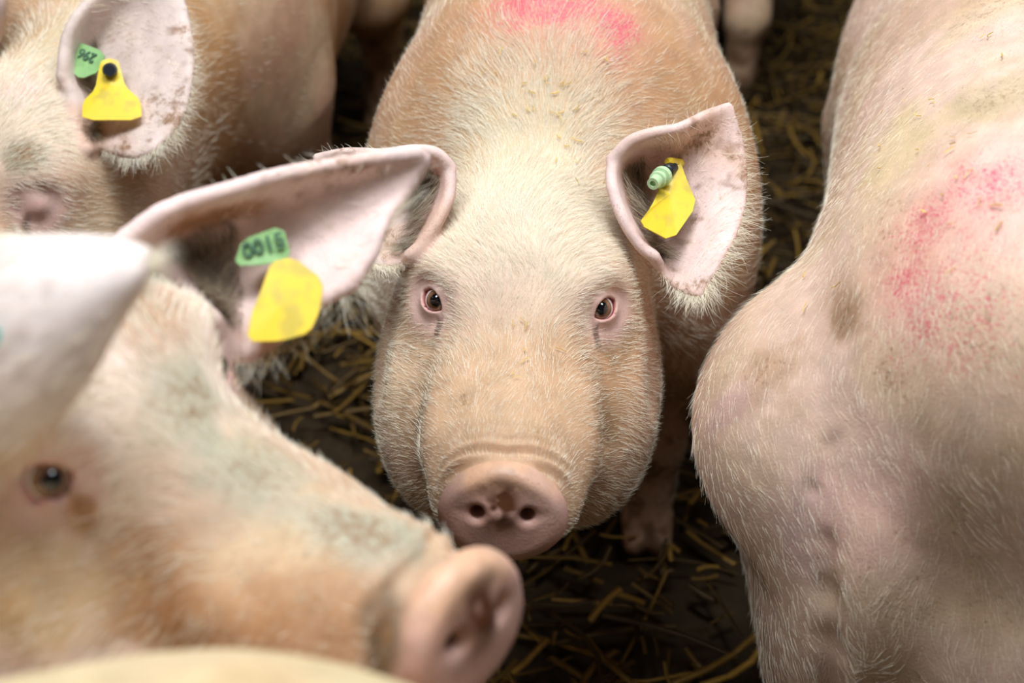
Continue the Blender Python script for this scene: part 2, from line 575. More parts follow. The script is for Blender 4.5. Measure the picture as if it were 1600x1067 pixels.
def skin_material():
    m, nt, b = new_mat('pig_skin')
    L = nt.links.new
    tc = node(nt, 'ShaderNodeTexCoord')
    at_ = node(nt, 'ShaderNodeAttribute', attribute_name='tint')
    wet = node(nt, 'ShaderNodeAttribute', attribute_name='wet')
    # blotchy warmth
    n1 = node(nt, 'ShaderNodeTexNoise'); n1.inputs['Scale'].default_value = 45; n1.inputs['Detail'].default_value = 5
    L(tc.outputs['Object'], n1.inputs['Vector'])
    r1 = node(nt, 'ShaderNodeMapRange'); r1.inputs[1].default_value = 0.3; r1.inputs[2].default_value = 0.7
    r1.inputs[3].default_value = 0.88; r1.inputs[4].default_value = 1.10
    L(n1.outputs['Fac'], r1.inputs[0])
    hs = node(nt, 'ShaderNodeVectorMath', operation='SCALE')
    L(at_.outputs['Color'], hs.inputs[0]); L(r1.outputs[0], hs.inputs['Scale'])
    # follicles: tiny reddish brown dots
    vo = node(nt, 'ShaderNodeTexVoronoi'); vo.inputs['Scale'].default_value = 330
    L(tc.outputs['Object'], vo.inputs['Vector'])
    r2 = node(nt, 'ShaderNodeMapRange'); r2.inputs[1].default_value = 0.10; r2.inputs[2].default_value = 0.32
    r2.inputs[3].default_value = 0.42; r2.inputs[4].default_value = 0.0
    L(vo.outputs['Distance'], r2.inputs[0])
    n2 = node(nt, 'ShaderNodeTexNoise'); n2.inputs['Scale'].default_value = 30
    L(tc.outputs['Object'], n2.inputs['Vector'])
    r3 = node(nt, 'ShaderNodeMapRange'); r3.inputs[1].default_value = 0.42; r3.inputs[2].default_value = 0.62
    L(n2.outputs['Fac'], r3.inputs[0])
    mu = node(nt, 'ShaderNodeMath', operation='MULTIPLY'); L(r2.outputs[0], mu.inputs[0]); L(r3.outputs[0], mu.inputs[1])
    mx = node(nt, 'ShaderNodeMix', data_type='RGBA'); L(mu.outputs[0], mx.inputs[0]); L(hs.outputs[0], mx.inputs[6])
    mx.inputs[7].default_value = (0.30, 0.10, 0.04, 1)
    cur = mx.outputs[2]
    for attr, sc_, lo_, hi_, col_, seed_ in (('dirt', 190, 0.78, 1.02, (0.24, 0.12, 0.05, 1), 3.0), ('paint', 330, 0.74, 0.94, (0.62, 0.07, 0.13, 1), 9.0)):
        aa = node(nt, 'ShaderNodeAttribute', attribute_name=attr)
        mp = node(nt, 'ShaderNodeMapping'); mp.inputs['Location'].default_value = (seed_, seed_, seed_)
        L(tc.outputs['Object'], mp.inputs['Vector'])
        nn_ = node(nt, 'ShaderNodeTexNoise'); nn_.inputs['Scale'].default_value = sc_; nn_.inputs['Detail'].default_value = 4; nn_.inputs['Roughness'].default_value = 0.65
        L(mp.outputs[0], nn_.inputs['Vector'])
        ad = node(nt, 'ShaderNodeMath', operation='MULTIPLY_ADD'); L(aa.outputs['Fac'], ad.inputs[0]); ad.inputs[1].default_value = 0.6; L(nn_.outputs['Fac'], ad.inputs[2])
        mr_ = node(nt, 'ShaderNodeMapRange'); mr_.inputs[1].default_value = lo_; mr_.inputs[2].default_value = hi_; mr_.inputs[4].default_value = 0.85
        L(ad.outputs[0], mr_.inputs[0])
        mm = node(nt, 'ShaderNodeMix', data_type='RGBA'); L(mr_.outputs[0], mm.inputs[0]); L(cur, mm.inputs[6]); mm.inputs[7].default_value = col_
        cur = mm.outputs[2]
    L(cur, b.inputs['Base Color'])
    # fine relief
    n3 = node(nt, 'ShaderNodeTexNoise'); n3.inputs['Scale'].default_value = 420; n3.inputs['Detail'].default_value = 3
    L(tc.outputs['Object'], n3.inputs['Vector'])
    bp = node(nt, 'ShaderNodeBump'); bp.inputs['Strength'].default_value = 0.28; bp.inputs['Distance'].default_value = 0.0012
    L(n3.outputs['Fac'], bp.inputs['Height']); L(bp.outputs['Normal'], b.inputs['Normal'])
    rr = node(nt, 'ShaderNodeMapRange'); rr.inputs[3].default_value = 0.58; rr.inputs[4].default_value = 0.22
    L(wet.outputs['Fac'], rr.inputs[0]); L(rr.outputs[0], b.inputs['Roughness'])
    b.inputs['Specular IOR Level'].default_value = 0.32
    b.inputs['Subsurface Weight'].default_value = 0.10
    b.inputs['Subsurface Radius'].default_value = (1.0, 0.45, 0.3)
    b.inputs['Subsurface Scale'].default_value = 0.006
    return m


def hair_material(name, c0, c1):
    m, nt, b = new_mat(name)
    hi = node(nt, 'ShaderNodeHairInfo')
    mx = node(nt, 'ShaderNodeMix', data_type='RGBA')
    mx.inputs[6].default_value = (*c0, 1); mx.inputs[7].default_value = (*c1, 1)
    nt.links.new(hi.outputs['Random'], mx.inputs[0])
    nt.links.new(mx.outputs[2], b.inputs['Base Color'])
    b.inputs['Roughness'].default_value = 0.45
    b.inputs['Specular IOR Level'].default_value = 0.5
    b.inputs['Transmission Weight'].default_value = 0.0
    return m


SKIN = skin_material()
HAIR = hair_material('pale_bristle', (0.88, 0.76, 0.54), (0.97, 0.93, 0.82))
LASH = hair_material('ginger_lash', (0.75, 0.42, 0.12), (0.85, 0.55, 0.22))
HAIR_DARK = hair_material('dark_ear_bristle', (0.16, 0.11, 0.07), (0.45, 0.36, 0.25))


def eye_material():
    m, nt, b = new_mat('pig_eye')
    L = nt.links.new
    tc = node(nt, 'ShaderNodeTexCoord')
    sp = node(nt, 'ShaderNodeSeparateXYZ'); L(tc.outputs['Object'], sp.inputs[0])
    y2 = node(nt, 'ShaderNodeMath', operation='MULTIPLY'); L(sp.outputs[1], y2.inputs[0]); L(sp.outputs[1], y2.inputs[1])
    z2 = node(nt, 'ShaderNodeMath', operation='MULTIPLY_ADD'); L(sp.outputs[2], z2.inputs[0]); L(sp.outputs[2], z2.inputs[1]); L(y2.outputs[0], z2.inputs[2])
    sq = node(nt, 'ShaderNodeMath', operation='SQRT'); L(z2.outputs[0], sq.inputs[0])
    dv = node(nt, 'ShaderNodeMath', operation='DIVIDE'); L(sq.outputs[0], dv.inputs[0]); dv.inputs[1].default_value = 0.014
    cr = node(nt, 'ShaderNodeValToRGB'); L(dv.outputs[0], cr.inputs[0])
    e = cr.color_ramp.elements
    e[0].position = 0.0; e[0].color = (0.004, 0.004, 0.006, 1)
    e[1].position = 0.42; e[1].color = (0.006, 0.005, 0.006, 1)
    for p, c in ((0.46, (0.13, 0.055, 0.025, 1)), (0.66, (0.27, 0.14, 0.07, 1)), (0.72, (0.07, 0.03, 0.02, 1)), (0.78, (0.75, 0.70, 0.70, 1)), (0.92, (0.62, 0.30, 0.27, 1))):
        k = e.new(p); k.color = c
    L(cr.outputs[0], b.inputs['Base Color'])
    b.inputs['Roughness'].default_value = 0.04
    b.inputs['Coat Weight'].default_value = 1.0
    b.inputs['Coat Roughness'].default_value = 0.02
    return m


EYEM = eye_material()


# ---------------------------------------------------------------- colour of the skin
def lerp(a, b, t):
    return a + (np.asarray(b) - a) * t[:, None]


SKIN_PINK = np.array([0.57, 0.345, 0.23])


def colour(P, N, shape, opt):
    """pig-frame points -> tint (N,3), wet (N,)"""
    H = ((P - shape.ho) @ shape.hR) / shape.hs
    n = len(P)
    seed = opt.get('seed', 1) * 17
    f1 = fbm(P, 14, seed, 4); f2 = fbm(P, 45, seed + 5, 3); f3 = fbm(P, 110, seed + 9, 2)
    C = np.tile(np.array(opt.get('base', SKIN_PINK)), (n, 1))
    C = lerp(C, (0.64, 0.47, 0.30), sstep(0.35, 0.7, f1) * 0.7)
    # tawny staining in patches, mud splashes on the feet
    zz = P[:, 2] / shape.sc
    f0 = fbm(P, 5.5, seed + 21, 3)
    C = lerp(C, (0.44, 0.235, 0.10), sstep(0.42, 0.68, f0 * 0.75 + f2 * 0.25) * opt.get('tawny', 0.6))
    C = lerp(C, (0.22, 0.12, 0.06), sstep(0.42, 0.58, f2) * (zz < 0.16 + 0.12 * f0) * 0.8)
    wet = np.zeros(n)
    hd = np.linalg.norm(H - np.array([0.03, 0, -0.06]), axis=1)
    inh = sstep(0.34, 0.24, hd)
    f, l, u = H[:, 0], np.abs(H[:, 1]), H[:, 2]
    # muzzle: warmer, dusty
    mz = sstep(0.02, 0.12, f) * inh
    C = lerp(C, (0.58, 0.37, 0.23), mz * 0.75)
    dust = sstep(0.36, 0.72, f2 * 0.6 + f1 * 0.4) * sstep(0.02, 0.09, f) * sstep(0.235, 0.18, f) * sstep(-0.06, -0.01, u) * inh
    C = lerp(C, (0.30, 0.22, 0.14), dust * 0.32 * opt.get('dirt', 1))
    fold = np.exp(-((f - 0.195) / 0.014) ** 2) * sstep(-0.05, -0.02, u) * inh
    C = lerp(C, (0.36, 0.17, 0.08), fold * 0.6 * sstep(0.38, 0.62, f2))
    # grooves beside the muzzle
    gq = np.minimum(np.linalg.norm((np.stack([f, l, u], 1) - np.array([0.03, 0.088, -0.02])) * [0.7, 1, 1], axis=1),
                    np.linalg.norm((np.stack([f, l, u], 1) - np.array([0.09, 0.092, -0.065])) * [0.7, 1, 1], axis=1))
    C = lerp(C, (0.24, 0.14, 0.07), sstep(0.050, 0.008, gq) * sstep(0.25, 0.6, f2) * 0.85 * inh)
    # forehead: dusty yellowish crown, grey patch
    cr = sstep(-0.02, -0.13, f) * sstep(0.08, 0.03, l) * sstep(0.0, 0.04, u) * inh
    C = lerp(C, (0.66, 0.54, 0.33), cr * 0.6)
    gp = np.exp(-((f + 0.06) / 0.02) ** 2 - (l / 0.035) ** 2) * inh
    C = lerp(C, (0.36, 0.33, 0.28), gp * sstep(0.35, 0.6, f2) * 0.7)
    fw = sstep(0.07, 0.0, f) * sstep(-0.16, -0.08, f) * sstep(-0.03, 0.01, u) * sstep(0.12, 0.07, l) * inh
    C = lerp(C, (0.74, 0.60, 0.50), fw * 0.6)
    # eye surrounds
    er = np.linalg.norm(np.stack([f, l, u], 1) - EYE, axis=1)
    C = lerp(C, (0.76, 0.50, 0.46), sstep(0.045, 0.02, er) * 0.7 * inh)
    C = lerp(C, (0.62, 0.24, 0.22), sstep(0.0178, 0.0150, er) * 0.8 * inh)
    a, b, nn = eye_frame()
    q = np.stack([f, l, u], 1) - EYE
    tear = sstep(0.006, 0.002, np.abs(q @ a - 0.014 + 0.45 * (q @ b))) * sstep(-0.004, -0.012, q @ b) * sstep(-0.045, -0.02, q @ b) * sstep(0.05, 0.03, er)
    C = lerp(C, (0.12, 0.06, 0.04), tear * 0.8 * inh)
    # disc
    D = (H - DISC_C) @ shape.disc_R
    dm = sstep(-0.016, -0.010, D[:, 0]) * sstep(0.066, 0.056, np.sqrt(D[:, 1] ** 2 + D[:, 2] ** 2)) * (hd < 0.3)
    C = lerp(C, (0.66, 0.38, 0.32), dm * 0.9)
    rim = dm * sstep(0.012, 0.034, D[:, 2])
    C = lerp(C, (0.78, 0.46, 0.26), rim * 0.65)
    C = lerp(C, (0.50, 0.33, 0.28), dm * sstep(0.4, 0.7, f2) * 0.5)
    mud = dm * np.exp(-(D[:, 1] / 0.016) ** 2 - ((D[:, 2] - 0.015) / 0.020) ** 2) * sstep(0.34, 0.54, f3 * 0.6 + f2 * 0.4)
    C = lerp(C, (0.10, 0.035, 0.015), np.clip(mud * 1.3, 0, 1) * opt.get('dirt', 1))
    wet = np.maximum(wet, dm * 0.55)
    # ears
    for e in shape.ears:
        J, dd = ear_near(e, P)
        m = sstep(0.014, 0.007, dd)
        es, et = e['s'][J], e['t'][J]
        C = lerp(C, e.get('col', (0.78, 0.58, 0.54)), m * 0.9)
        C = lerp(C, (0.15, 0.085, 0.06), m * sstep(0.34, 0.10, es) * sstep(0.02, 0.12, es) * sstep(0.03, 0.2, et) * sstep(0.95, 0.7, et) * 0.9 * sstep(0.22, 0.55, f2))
        st = e.get('stain', 1.0)
        sp = m * sstep(0.56, 0.70, f3 * 0.55 + f1 * 0.45) * sstep(0.3, 0.6, es)
        C = lerp(C, (0.25, 0.13, 0.08), sp * 0.65 * st)
        C = lerp(C, (0.62, 0.36, 0.24), m * sstep(0.5, 0.75, f1) * 0.6 * st)
    dirt = np.zeros(n); paint = np.zeros(n)
    dirt = np.maximum(dirt, dust * 0.55)
    dirt = np.maximum(dirt, opt.get('speckle', 0.30) * sstep(0.40, 0.75, f1))
    for (c, r, col, amt) in opt.get('paint', ()):
        q = (P - np.array(c)) / np.array(r)
        w = np.exp(-(q * q).sum(1) * 1.2) * amt
        C = lerp(C, col, np.clip(w * (0.15 + 0.45 * f2), 0, 1))
        paint = np.maximum(paint, w * (0.55 + 0.7 * f2))
    for (c, r, col, amt) in opt.get('dirt_shade_spots', ()):
        q = (P - np.array(c)) / np.array(r)
        w = np.exp(-(q * q).sum(1) * 1.2)
        sp = sstep(0.15, 0.75, w * 0.9 + (f3 - 0.5) * 0.4 + (f2 - 0.5) * 0.5)
        C = lerp(C, col, np.clip(sp * amt, 0, 1))
        if max(col) < 0.46: dirt = np.maximum(dirt, w * amt * 0.8)
    for e in shape.ears:
        J, dd = ear_near(e, P)
        dirt = np.maximum(dirt, (dd < 0.011) * sstep(0.42, 0.7, f1 * 0.6 + f2 * 0.4) * sstep(0.25, 0.5, e['s'][J]) * 0.75 * e.get('stain', 1.0))
    return np.clip(C, 0.005, 0.95), wet, dirt, paint


# ---------------------------------------------------------------- hair
def hair_object(name, strands, radius, mat, parent):
    """strands (n, k, 3) in parent frame; radius (n, k)"""
    n, k = strands.shape[:2]
    cu = bpy.data.hair_curves.new(name)
    cu.add_curves([k] * n)
    cu.attributes['position'].data.foreach_set('vector', strands.astype(np.float32).ravel())
    if 'radius' not in cu.attributes:
        cu.attributes.new('radius', 'FLOAT', 'POINT')
    cu.attributes['radius'].data.foreach_set('value', radius.astype(np.float32).ravel())
    o = obj(name, cu, mat, parent)
    tag(o, kind='stuff')
    return o


def strands_from(root, normal, flow, length, lift, curl, k=5, wild=0.25, droop=0.0):
    n = len(root)
    t = flow - normal * (flow * normal).sum(1, keepdims=True)
    t /= np.linalg.norm(t, axis=1, keepdims=True) + 1e-9
    t = t + RNG.normal(0, wild, (n, 3)); t -= normal * (t * normal).sum(1, keepdims=True)
    t /= np.linalg.norm(t, axis=1, keepdims=True) + 1e-9
    lf = np.clip(lift + RNG.normal(0, 0.12, n), 0.06, 1.3)[:, None]
    d = t * np.cos(lf) + normal * np.sin(lf)
    side = np.cross(d, normal)
    bend = RNG.normal(0, curl, (n, 1))
    S = np.zeros((n, k, 3)); S[:, 0] = root - normal * 0.0008
    step = length[:, None] / (k - 1)
    for i in range(1, k):
        S[:, i] = S[:, i - 1] + d * step
        d = d + side * bend * 0.35 - normal * 0.10 * np.sin(lf) + np.array([0, 0, -droop])
        d /= np.linalg.norm(d, axis=1, keepdims=True)
    return S


def surface_samples(me, n, weight):
    q = np.empty(len(me.polygons) * 3, np.float32); me.polygons.foreach_get('center', q); q = q.reshape(-1, 3)
    a = np.empty(len(me.polygons), np.float32); me.polygons.foreach_get('area', a)
    nn = np.empty(len(me.polygons) * 3, np.float32); me.polygons.foreach_get('normal', nn); nn = nn.reshape(-1, 3)
    w = a * weight(q, nn)
    tot = w.sum()
    cnt = int(min(n, tot))
    idx = RNG.choice(len(q), cnt, p=w / tot)
    r = np.sqrt(a[idx])[:, None]
    j = RNG.uniform(-0.5, 0.5, (cnt, 3)) * r
    j -= nn[idx] * (j * nn[idx]).sum(1, keepdims=True)
    return q[idx] + j, nn[idx]


def grow_hair(me, shape, root, opt):
    hd_c = shape.ho + shape.hs * shape.hR @ np.array([0.0, 0, -0.06], np.float32)

    def to_head(P):
        return ((P - shape.ho) @ shape.hR) / shape.hs

    def weight(P, N):
        H = to_head(P)
        D = (H - DISC_C) @ shape.disc_R
        w = np.full(len(P), float(opt.get('body_density', 15000)))
        hd = np.linalg.norm(H - np.array([0.0, 0, -0.05]), axis=1)
        w = w + opt.get('head_density', 60000) * sstep(0.36, 0.22, hd)
        crown = sstep(0.06, -0.02, H[:, 0]) * sstep(0.10, 0.06, np.abs(H[:, 1])) * sstep(-0.03, 0.02, H[:, 2]) * sstep(0.45, 0.25, hd)
        w = w * (1 + 1.5 * crown)
        w = np.where((D[:, 0] > -0.014) & (np.linalg.norm(D, axis=1) < 0.075), 0, w)
        er = np.linalg.norm(np.stack([H[:, 0], np.abs(H[:, 1]), H[:, 2]], 1) - EYE, axis=1)
        w = np.where(er < 0.024, 0, w)
        w = np.where(P[:, 2] < 0.06, 0, w)
        if 'hair_mask' in opt: w = w * opt['hair_mask'](P)
        for e in shape.ears:
            J, dd = ear_near(e, P)
            w = np.where(dd < 0.013, w * 0.30 * sstep(0.30, 0.55, e['s'][J]), w)
        return w
    R, N = surface_samples(me, opt.get('hair_max', 60000), weight)
    H = to_head(R)
    hd = np.linalg.norm(H - np.array([0.0, 0, -0.05]), axis=1)
    inh = sstep(0.34, 0.20, hd)[:, None]
    fb = np.tile(np.array(opt.get('body_flow', (-1.0, 0, -0.35))), (len(R), 1))
    side = np.sign(H[:, 1]) * sstep(0.01, 0.08, np.abs(H[:, 1]))
    fh = np.stack([-np.ones(len(R)) * 0.9, side * 0.75, -0.55 * np.abs(side)], 1) @ shape.hR.T
    flow = fb * (1 - inh) + fh * inh
    sw = (np.stack([fbm(R, 22, 3, 2), fbm(R, 22, 13, 2), fbm(R, 22, 23, 2)], 1) - 0.5)
    flow = flow + sw * 1.6
    crown = sstep(0.04, -0.04, H[:, 0]) * sstep(0.10, 0.05, np.abs(H[:, 1])) * (hd < 0.36)
    ln = (0.011 + 0.005 * RNG.random(len(R))) * (1 + 0.5 * crown) * opt.get('hair_len', 1.0)
    ln = ln * (1 - 0.35 * sstep(0.06, 0.15, H[:, 0]) * (hd < 0.36))
    S = strands_from(R, N, flow, ln, opt.get('lift', 0.20), 0.12, wild=0.14)
    rad = opt.get('hair_rad', 0.00013) * RNG.uniform(0.7, 1.25, (len(R), 1)) * np.linspace(1, 0.25, 5)[None, :]
    hair_object('hair', S, rad, HAIR, root)
    # ear fringe and dark hairs inside the ear
    FS, FR, DS, DR = [], [], [], []
    for e in shape.ears:
        g = e['surf']                                    # [s, t, 3]
        ns, ntt = g.shape[:2]
        ds = np.gradient(g, axis=0); dt = np.gradient(g, axis=1)
        nrm = np.cross(ds, dt); nrm /= np.linalg.norm(nrm, axis=2, keepdims=True) + 1e-9
        m = int(e.get('fringe', 420))
        # margin
        t = RNG.beta(1.6, 0.9, m); ti = (t * (ntt - 1)).astype(int); si = np.full(m, ns - 1) - RNG.integers(0, 6, m)
        base = g[si, ti]
        out = ds[si, ti]; out = out / (np.linalg.norm(out, axis=1, keepdims=True) + 1e-9)
        out = out + 0.9 * sstep(0.6, 1.0, t)[:, None] * dt[si, ti] / (np.linalg.norm(dt[si, ti], axis=1, keepdims=True) + 1e-9)
        nn = nrm[si, ti] * RNG.choice([-1, 1], m)[:, None]
        ln = (0.012 + 0.016 * RNG.random(m)) * (0.7 + 0.9 * t) * e.get('fringe_len', 1.0)
        FS.append(strands_from(base, nn, out, ln, 0.15, 0.45, wild=0.35)); FR.append(np.full(m, 0.00013))
        # lower edge
        m2 = m
        s = 0.25 + 0.75 * RNG.random(m2); si = (s * (ns - 1)).astype(int); ti = np.full(m2, ntt - 1) - RNG.integers(0, 6, m2)
        out = dt[si, ti] / (np.linalg.norm(dt[si, ti], axis=1, keepdims=True) + 1e-9) + 0.5 * ds[si, ti] / (np.linalg.norm(ds[si, ti], axis=1, keepdims=True) + 1e-9)
        nn = nrm[si, ti] * RNG.choice([-1, 1], m2)[:, None]
        FS.append(strands_from(g[si, ti], nn, out, (0.014 + 0.016 * RNG.random(m2)) * e.get('fringe_len', 1.0), 0.15, 0.5, wild=0.35)); FR.append(np.full(m2, 0.00013))
        # inside the ear
        m3 = int(e.get('inner', 900))
        s = 0.05 + 0.30 * RNG.random(m3); t = 0.12 + 0.80 * RNG.random(m3)
        si = (s * (ns - 1)).astype(int); ti = (t * (ntt - 1)).astype(int)
        sg = e.get('inner_sign', 1.0)
        nn = nrm[si, ti] * sg
        base = g[si, ti] + nn * 0.006
        flow = ds[si, ti] * -0.3 / (np.linalg.norm(ds[si, ti], axis=1, keepdims=True) + 1e-9) + dt[si, ti] / (np.linalg.norm(dt[si, ti], axis=1, keepdims=True) + 1e-9)
        DS.append(strands_from(base, nn, flow, 0.020 + 0.016 * RNG.random(m3), 0.6, 0.35)); DR.append(np.full(m3, 0.00018))
    if FS:
        S = np.concatenate(FS); r = np.concatenate(FR)[:, None] * np.linspace(1, 0.25, 5)[None, :]
        hair_object('ear_fringe', S, r, HAIR, root)
        S = np.concatenate(DS); r = np.concatenate(DR)[:, None] * np.linspace(1, 0.25, 5)[None, :]
        hair_object('ear_hair', S, r, HAIR_DARK, root)
    # lashes
    if not opt.get('no_lash'):
        a, b, n = eye_frame()
        LS = []
        for sgn in (1, -1):
            m = 46
            x = RNG.uniform(-0.013, 0.012, m)
            y = 0.0080 * (1 - (x / 0.0150) ** 2) + 0.0040
            base = EYE + a * x[:, None] + b * y[:, None] + n * (np.sqrt(np.clip(0.0178 ** 2 - x ** 2 - y ** 2, 0, 1)))[:, None]
            d = n * 0.5 + b * 0.25 - a * 0.8
            nn = np.tile(n, (m, 1))
            base[:, 1] *= sgn; d = d * np.ones((m, 1)); d[:, 1] *= sgn; nn = nn.copy(); nn[:, 1] *= sgn
            base = base @ shape.hR.T * shape.hs + shape.ho; d = d @ shape.hR.T; nn = nn @ shape.hR.T
            LS.append(strands_from(base, nn, d, 0.007 + 0.004 * RNG.random(m), 0.45, 0.2, wild=0.15, droop=0.10))
        S = np.concatenate(LS)
        hair_object('eyelashes', S, np.full((len(S), 1), 0.00012) * np.linspace(1, 0.3, 5)[None, :], LASH, root)


# ---------------------------------------------------------------- a pig
def eye_mesh():
    me = bpy.data.meshes.new('eye')
    bm = bmesh.new()
    bmesh.ops.create_uvsphere(bm, u_segments=32, v_segments=20, radius=EYE_R)
    for v in bm.verts:
        v.co = Vector((v.co.z, v.co.x, v.co.y))
        r = math.hypot(v.co.y, v.co.z)
        if v.co.x > 0 and r < 0.0088:
            v.co.x += 0.0011 * (1 - (r / 0.0088) ** 2)
    bm.to_mesh(me); bm.free()
    me.polygons.foreach_set('use_smooth', np.ones(len(me.polygons), bool))
    me.materials.append(EYEM)
    return me


EYE_ME = eye_mesh()


class Pose:
    """pig frame <-> world"""
    def __init__(s, x, y, fwd):
        f = np.array([fwd[0], fwd[1], 0.0]); f /= np.linalg.norm(f)
        s.o = np.array([x, y, 0.0]); s.R = np.stack([f, np.array([-f[1], f[0], 0]), np.array([0, 0, 1.0])], 1)
        s.yaw = math.atan2(f[1], f[0])

    def loc(s, W): return (np.asarray(W, float) - s.o) @ s.R
    def rot(s, Rw): return s.R.T @ np.asarray(Rw, float)
    def wld(s, P): return np.asarray(P, float) @ s.R.T + s.o


def make_pig(pose, shape, h, zones, label, opt, ref=None):
    root = bpy.data.objects.new('pig', None)
    root.location = pose.o; root.rotation_euler = (0, 0, pose.yaw)
    root.empty_display_size = 0.2
    COL.objects.link(root)
    tag(root, label, 'pig', 'pigs in the straw pen')
    sc = shape.sc
    lo = np.array([-0.72 * sc, -0.30 * sc, -0.012]); hi = np.array([0.62 * sc, 0.30 * sc, 0.86 * sc])
    hb = shape.ho + shape.hs * (np.array([[f, l, u] for f in (-0.2, 0.26) for l in (-0.15, 0.15) for u in (-0.27, 0.10)]) @ shape.hR.T)
    lo = np.minimum(lo, hb.min(0)); hi = np.maximum(hi, hb.max(0))
    for e in shape.ears:
        lo = np.minimum(lo, e['lo'] - 0.03); hi = np.maximum(hi, e['hi'] + 0.03)
    ax, ay, az = [graded(lo[i], hi[i], zones[i], h) for i in range(3)]
    P, F = surface(shape, ax, ay, az)
    v = P[F[:, 0]]; vol = (v * np.cross(P[F[:, 1]], P[F[:, 2]])).sum()
    if vol < 0: F = F[:, ::-1].copy()
    me = to_mesh('body', P, F)
    if ref: refine(me, shape, *ref)
    P = coords(me)
    for key in ('paint', 'dirt_shade_spots'):
        if key in opt:
            hp = hits(shape, pose, [t[0] for t in opt[key]])
            opt[key] = [(h_, *t[1:]) for h_, t in zip(hp, opt[key])]
    nrm = np.empty(len(P) * 3, np.float32); me.vertices.foreach_get('normal', nrm); nrm = nrm.reshape(-1, 3)
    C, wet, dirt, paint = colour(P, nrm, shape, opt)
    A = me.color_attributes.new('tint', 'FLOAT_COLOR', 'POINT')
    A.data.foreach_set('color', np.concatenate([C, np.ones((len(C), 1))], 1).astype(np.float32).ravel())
    B = me.attributes.new('wet', 'FLOAT', 'POINT'); B.data.foreach_set('value', wet.astype(np.float32))
    for nm, val in (('dirt', dirt), ('paint', paint)):
        B = me.attributes.new(nm, 'FLOAT', 'POINT'); B.data.foreach_set('value', val.astype(np.float32))
    body = obj('body', me, SKIN, root)
    for s in (1, -1):
        c = EYE * np.array([1, s, 1]); g = np.array(opt.get('gaze', (0.75, 0.42, 0.5))) * np.array([1, s, 1])
        if 'gaze_w' in opt: g = shape.hR.T @ pose.R.T @ np.asarray(opt['gaze_w'], float) + 0.35 * EYE_N * np.array([1, s, 1])
        loc = shape.ho + shape.hs * (shape.hR @ c)
        d = Vector((shape.hR @ g).tolist())
        eo = bpy.data.objects.new('eye', EYE_ME); COL.objects.link(eo); eo.parent = root
        eo.location = loc; eo.rotation_euler = d.to_track_quat('X', 'Z').to_euler(); eo.scale = (shape.hs,) * 3
    if not opt.get('bald'):
        grow_hair(me, shape, root, opt)
    print('PIG', label[:30], len(P), 'verts')
    return root


# ---------------------------------------------------------------- ear tags
def tag_material(name, col, smudge, rough=0.38):
    m, nt, b = new_mat(name)
    tc = node(nt, 'ShaderNodeTexCoord')
    nz = node(nt, 'ShaderNodeTexNoise'); nz.inputs['Scale'].default_value = 75; nz.inputs['Detail'].default_value = 1
    nt.links.new(tc.outputs['Object'], nz.inputs['Vector'])
    mr = node(nt, 'ShaderNodeMapRange'); mr.inputs[1].default_value = 0.48; mr.inputs[2].default_value = 0.68; mr.inputs[4].default_value = 0.6
    nt.links.new(nz.outputs['Fac'], mr.inputs[0])
    mx = node(nt, 'ShaderNodeMix', data_type='RGBA'); nt.links.new(mr.outputs[0], mx.inputs[0])
    mx.inputs[6].default_value = (*col, 1); mx.inputs[7].default_value = (*smudge, 1)
    nt.links.new(mx.outputs[2], b.inputs['Base Color'])
    b.inputs['Roughness'].default_value = rough
    b.inputs['Subsurface Weight'].default_value = 0.08
    b.inputs['Subsurface Scale'].default_value = 0.003
    return m


YELLOW = tag_material('yellow_plastic', (0.80, 0.57, 0.025), (0.45, 0.36, 0.06))
GREEN = tag_material('green_plastic', (0.27, 0.48, 0.19), (0.18, 0.33, 0.12))
MINT = tag_material('mint_plastic', (0.50, 0.72, 0.42), (0.40, 0.55, 0.30))
BLACK = plain('black_plastic', (0.018, 0.022, 0.030), 0.35)
INK = plain('tag_ink', (0.05, 0.12, 0.07), 0.6)


def plate(name, pts, mat, parent, th=0.0016, sub=2):
    """a thin plastic panel from its outline (pig frame), with real thickness and rounded corners"""
    pts = np.array(pts, float)
    for _ in range(sub):                                   # round the corners
        nx = np.roll(pts, -1, 0)
        pts = np.stack([pts * 0.82 + nx * 0.18, pts * 0.18 + nx * 0.82], 1).reshape(-1, 3)
    c = pts.mean(0)
    n = np.cross(pts - c, np.roll(pts, -1, 0) - c).sum(0); n /= np.linalg.norm(n)
    k = len(pts)
    V = np.concatenate([pts + n * th / 2, pts - n * th / 2, [c + n * th / 2, c - n * th / 2]])
    F = []
    for i in range(k):
        j = (i + 1) % k
        F += [(2 * k, i, j), (2 * k + 1, k + j, k + i), (i, k + i, k + j, j)]
    me = bpy.data.meshes.new(name); me.from_pydata(V.tolist(), [], F); me.update()
    return obj(name, me, mat, parent), n


def stub(name, a, b, profile, mat, parent, seg=20):
    """turned plastic stud: profile = [(position 0..1 along a-b, radius)]"""
    a = np.array(a, float); b = np.array(b, float)
    w = (b - a) / np.linalg.norm(b - a)
    u = np.cross(w, (0.3, 0.9, 0.2)); u /= np.linalg.norm(u); v = np.cross(w, u)
    V = []; F = []
    for (t, r) in profile:
        for k in range(seg):
            an = 2 * math.pi * k / seg
            V.append(a + (b - a) * t + (u * math.cos(an) + v * math.sin(an)) * r)
    for i in range(len(profile) - 1):
        for k in range(seg):
            F.append((i * seg + k, i * seg + (k + 1) % seg, (i + 1) * seg + (k + 1) % seg, (i + 1) * seg + k))
    F.append(tuple(range(seg))[::-1]); m = (len(profile) - 1) * seg; F.append(tuple(range(m, m + seg)))
    me = bpy.data.meshes.new(name); me.from_pydata([tuple(p) for p in V], [], F); me.update()
    return obj(name, me, mat, parent)


